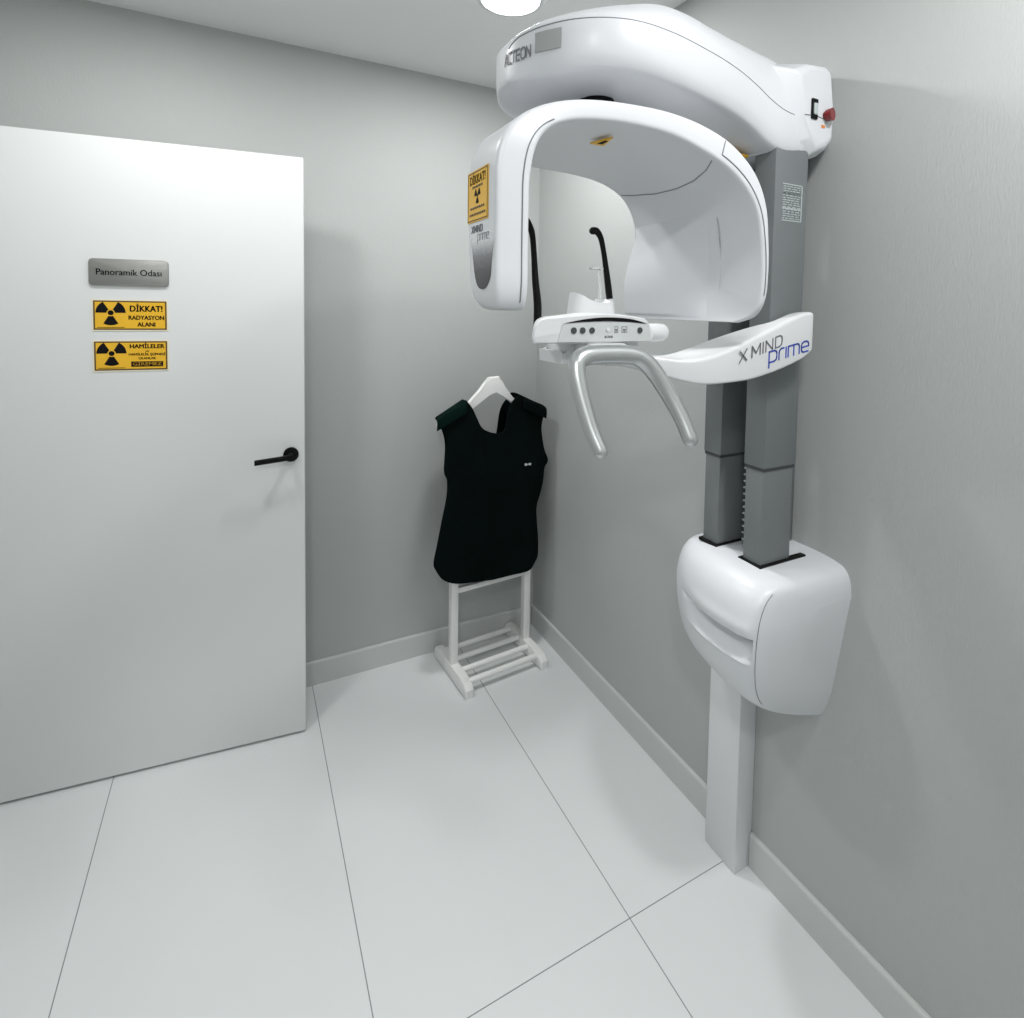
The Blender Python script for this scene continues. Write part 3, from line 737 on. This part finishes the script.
obj('cover_seam', tube(tip[4:3:-1] + [] if False else seamp[6:], 6, False), M['seam'], ov)
# wall head block
bm = bmesh.new()
rg = [[(-.215, 2.168), (-.135, 2.176), (-.060, 2.178), (-.001, 2.176), (-.001, 2.085), (-.001, 1.995), (-.050, 1.975), (-.100, 1.956), (-.215, 1.962), (-.215, 2.06)]] * 2
rg = [(-1.340, rg[0]), (-1.52, rg[0]), (-1.545, [(-.215, 2.155), (-.135, 2.174), (-.055, 2.178), (-.004, 2.172), (-.002, 2.080), (-.004, 2.000), (-.050, 1.972), (-.100, 1.952), (-.215, 1.962), (-.215, 2.05)]),
      (-1.578, [(-.172, 2.142), (-.134, 2.163), (-.070, 2.170), (-.050, 2.160), (-.036, 2.073), (-.038, 2.003), (-.062, 1.982), (-.092, 1.972), (-.118, 2.000), (-.150, 2.045)]),
      (-1.584, [(-.160, 2.132), (-.130, 2.154), (-.074, 2.161), (-.056, 2.152), (-.043, 2.073), (-.045, 2.009), (-.064, 1.992), (-.090, 1.984), (-.112, 2.008), (-.142, 2.048)])]
rg = [[Vector((x, y, z)) for x, z in r] for y, r in rg]
bm = loft(rg)
hd = obj('wall_head', loft(rg), M['white'], mach, angle=20)
mod = hd.modifiers.new('bev', 'BEVEL'); mod.width = .005; mod.segments = 3; mod.limit_method = 'ANGLE'; mod.angle_limit = math.radians(22)
YH = -1.5845
obj('cover_seam', tube([(-.142, YH, 2.047, .0010), (-.100, YH, 2.050, .0010), (-.060, YH, 2.046, .0010)], 6, False), M['seam'], hd)
bm = prism(rrect(.021, .046, .002, 2), (-.112, YH + .0005, 2.064), (1, 0, 0), (0, 0, 1), .003)
sw = obj('power_switch', bm, M['black'], hd)
obj('rocker', prism(rrect(.012, .026, .002, 2), (-.1105, YH - .0025, 2.064), (1, 0, 0), (0, 0, 1), .003, .001, 2), M['tag'], hd)
bm = disc((-.071, -1.580, 2.056), (.25, -1, 0), .010, .016, 24)
merge(bm, disc((-.070, -1.587, 2.056), (.25, -1, 0), .013, .014, 28, .0145))
obj('emergency_button', bm, M['red'], hd, label='red emergency stop button')
obj('orange_mark', prism(rrect(.012, .007, .001, 2), (-.078, YH + .0005, 2.030), (1, 0, 0), (0, 0, 1), .001), M['orange'], hd, smooth=False)
obj('warning_label', box(-.275, -.225, -1.50, -1.45, 1.957, 1.963, .001, 1), M['yellow'], ov, label='yellow label under the arm')
# brand mark and window on the rounded tip: laid on the arm surface
def armsurf(x, z, off=.0008):
    o = min(OD, key=lambda k: abs(k[0] - x))
    i = OD.index(o)
    if o[0] > x and i > 0: o2 = OD[i - 1]
    else: o2 = OD[min(i + 1, len(OD) - 1)]
    t = 0 if o2[0] == o[0] else (x - o[0]) / (o2[0] - o[0]); oo = [a + (b - a) * t for a, b in zip(o, o2)]
    sec = catmull_closed(section(*oo), 6); best = None
    half = sec[:len(sec) // 2]
    for a, b in zip(half, half[1:]):
        if min(a[1], b[1]) <= z <= max(a[1], b[1]) and (a[0] < -oo[1] * .5):
            k = 0 if a[1] == b[1] else (z - a[1]) / (b[1] - a[1]); best = a[0] + (b[0] - a[0]) * k
    if best is None: best = -oo[1]
    return Vector((x, YC + best, z))
def plan(s):
    """arc length along the plan outline from the tip (negative = far side) -> x"""
    acc = 0
    for a, b in zip(OD, OD[1:]):
        d = math.hypot(b[0] - a[0], b[1] - a[1])
        if acc + d >= abs(s): return a[0] + (b[0] - a[0]) * (abs(s) - acc) / d
        acc += d
    return OD[-1][0]
def armpt(s, z):
    p = armsurf(plan(s), z)
    if s < 0: p.y = 2 * YC - p.y
    return p
def wrap(bm, s0, z0, off):
    c = Vector((-.64, YC, 0))
    for v in bm.verts:
        p = armpt(s0 + v.co.x, z0 + v.co.y); nn = Vector((p.x - c.x, p.y - c.y, 0)).normalized()
        v.co = p + nn * (off + v.co.z)
bm = strokes('ACTEON', .0190, .0030, .26); xs = [v.co.x for v in bm.verts]; k = .070 / (max(xs) - min(xs))
for v in bm.verts: v.co.x *= k; v.co.y -= .0095
thicken(bm, .001)
wrap(bm, .042, 2.054, .0012)
obj('lettering', bm, M['greyprint'], ov, smooth=False)
bm = bmesh.new(); NX, NZ = 14, 8
gv = [[bm.verts.new((-.026 + .052 * i / NX, -.017 + .034 * j / NZ, 0)) for i in range(NX + 1)] for j in range(NZ + 1)]
for j in range(NZ):
    for i in range(NX): bm.faces.new((gv[j][i], gv[j][i + 1], gv[j + 1][i + 1], gv[j + 1][i]))
ext = bmesh.ops.extrude_face_region(bm, geom=bm.faces[:])
for e in ext['geom']:
    if isinstance(e, bmesh.types.BMVert): e.co.z += .001
wrap(bm, .112, 2.064, .0010)
obj('grey_window', bm, M['winpanel'], ov)

# ------------------------------------------------------------------ world, camera, view
w = bpy.data.worlds.new('world'); bpy.context.scene.world = w; w.use_nodes = True
w.node_tree.nodes['Background'].inputs[0].default_value = (.8, .85, .88, 1); w.node_tree.nodes['Background'].inputs[1].default_value = .3

f, cx, cy, yaw, pitch, roll, a_, b_, h_ = 564.153, 546.353, 336.969, .4949, .0526, .0180, -1.2789, -2.4648, 1.596

sy, cyw, cp, sp = math.sin(yaw), math.cos(yaw), math.cos(pitch), math.sin(pitch)
fw = Vector((sy * cp, cyw * cp, -sp)); rt = Vector((cyw, -sy, 0)); upv = rt.cross(fw)
r2 = rt * math.cos(roll) + upv * math.sin(roll); u2 = -rt * math.sin(roll) + upv * math.cos(roll)
cam = bpy.data.cameras.new('camera'); co = bpy.data.objects.new('camera', cam); C.objects.link(co)
mw = Matrix((r2, u2, -fw)).transposed().to_4x4(); mw.translation = (a_, b_, h_); co.matrix_world = mw
cam.sensor_fit = 'HORIZONTAL'; cam.sensor_width = 36; cam.lens = f / 1024 * 36
cam.shift_x = (512 - cx) / 1024; cam.shift_y = (cy - 509) / 1024; cam.clip_start = .02
sc = bpy.context.scene; sc.camera = co
sc.view_settings.view_transform = 'Standard'; sc.view_settings.look = 'None'; sc.view_settings.gamma = 1
sc.view_settings.use_curve_mapping = False; sc.view_settings.exposure = 0.36
sc.cycles.max_bounces = 10; sc.cycles.diffuse_bounces = 6
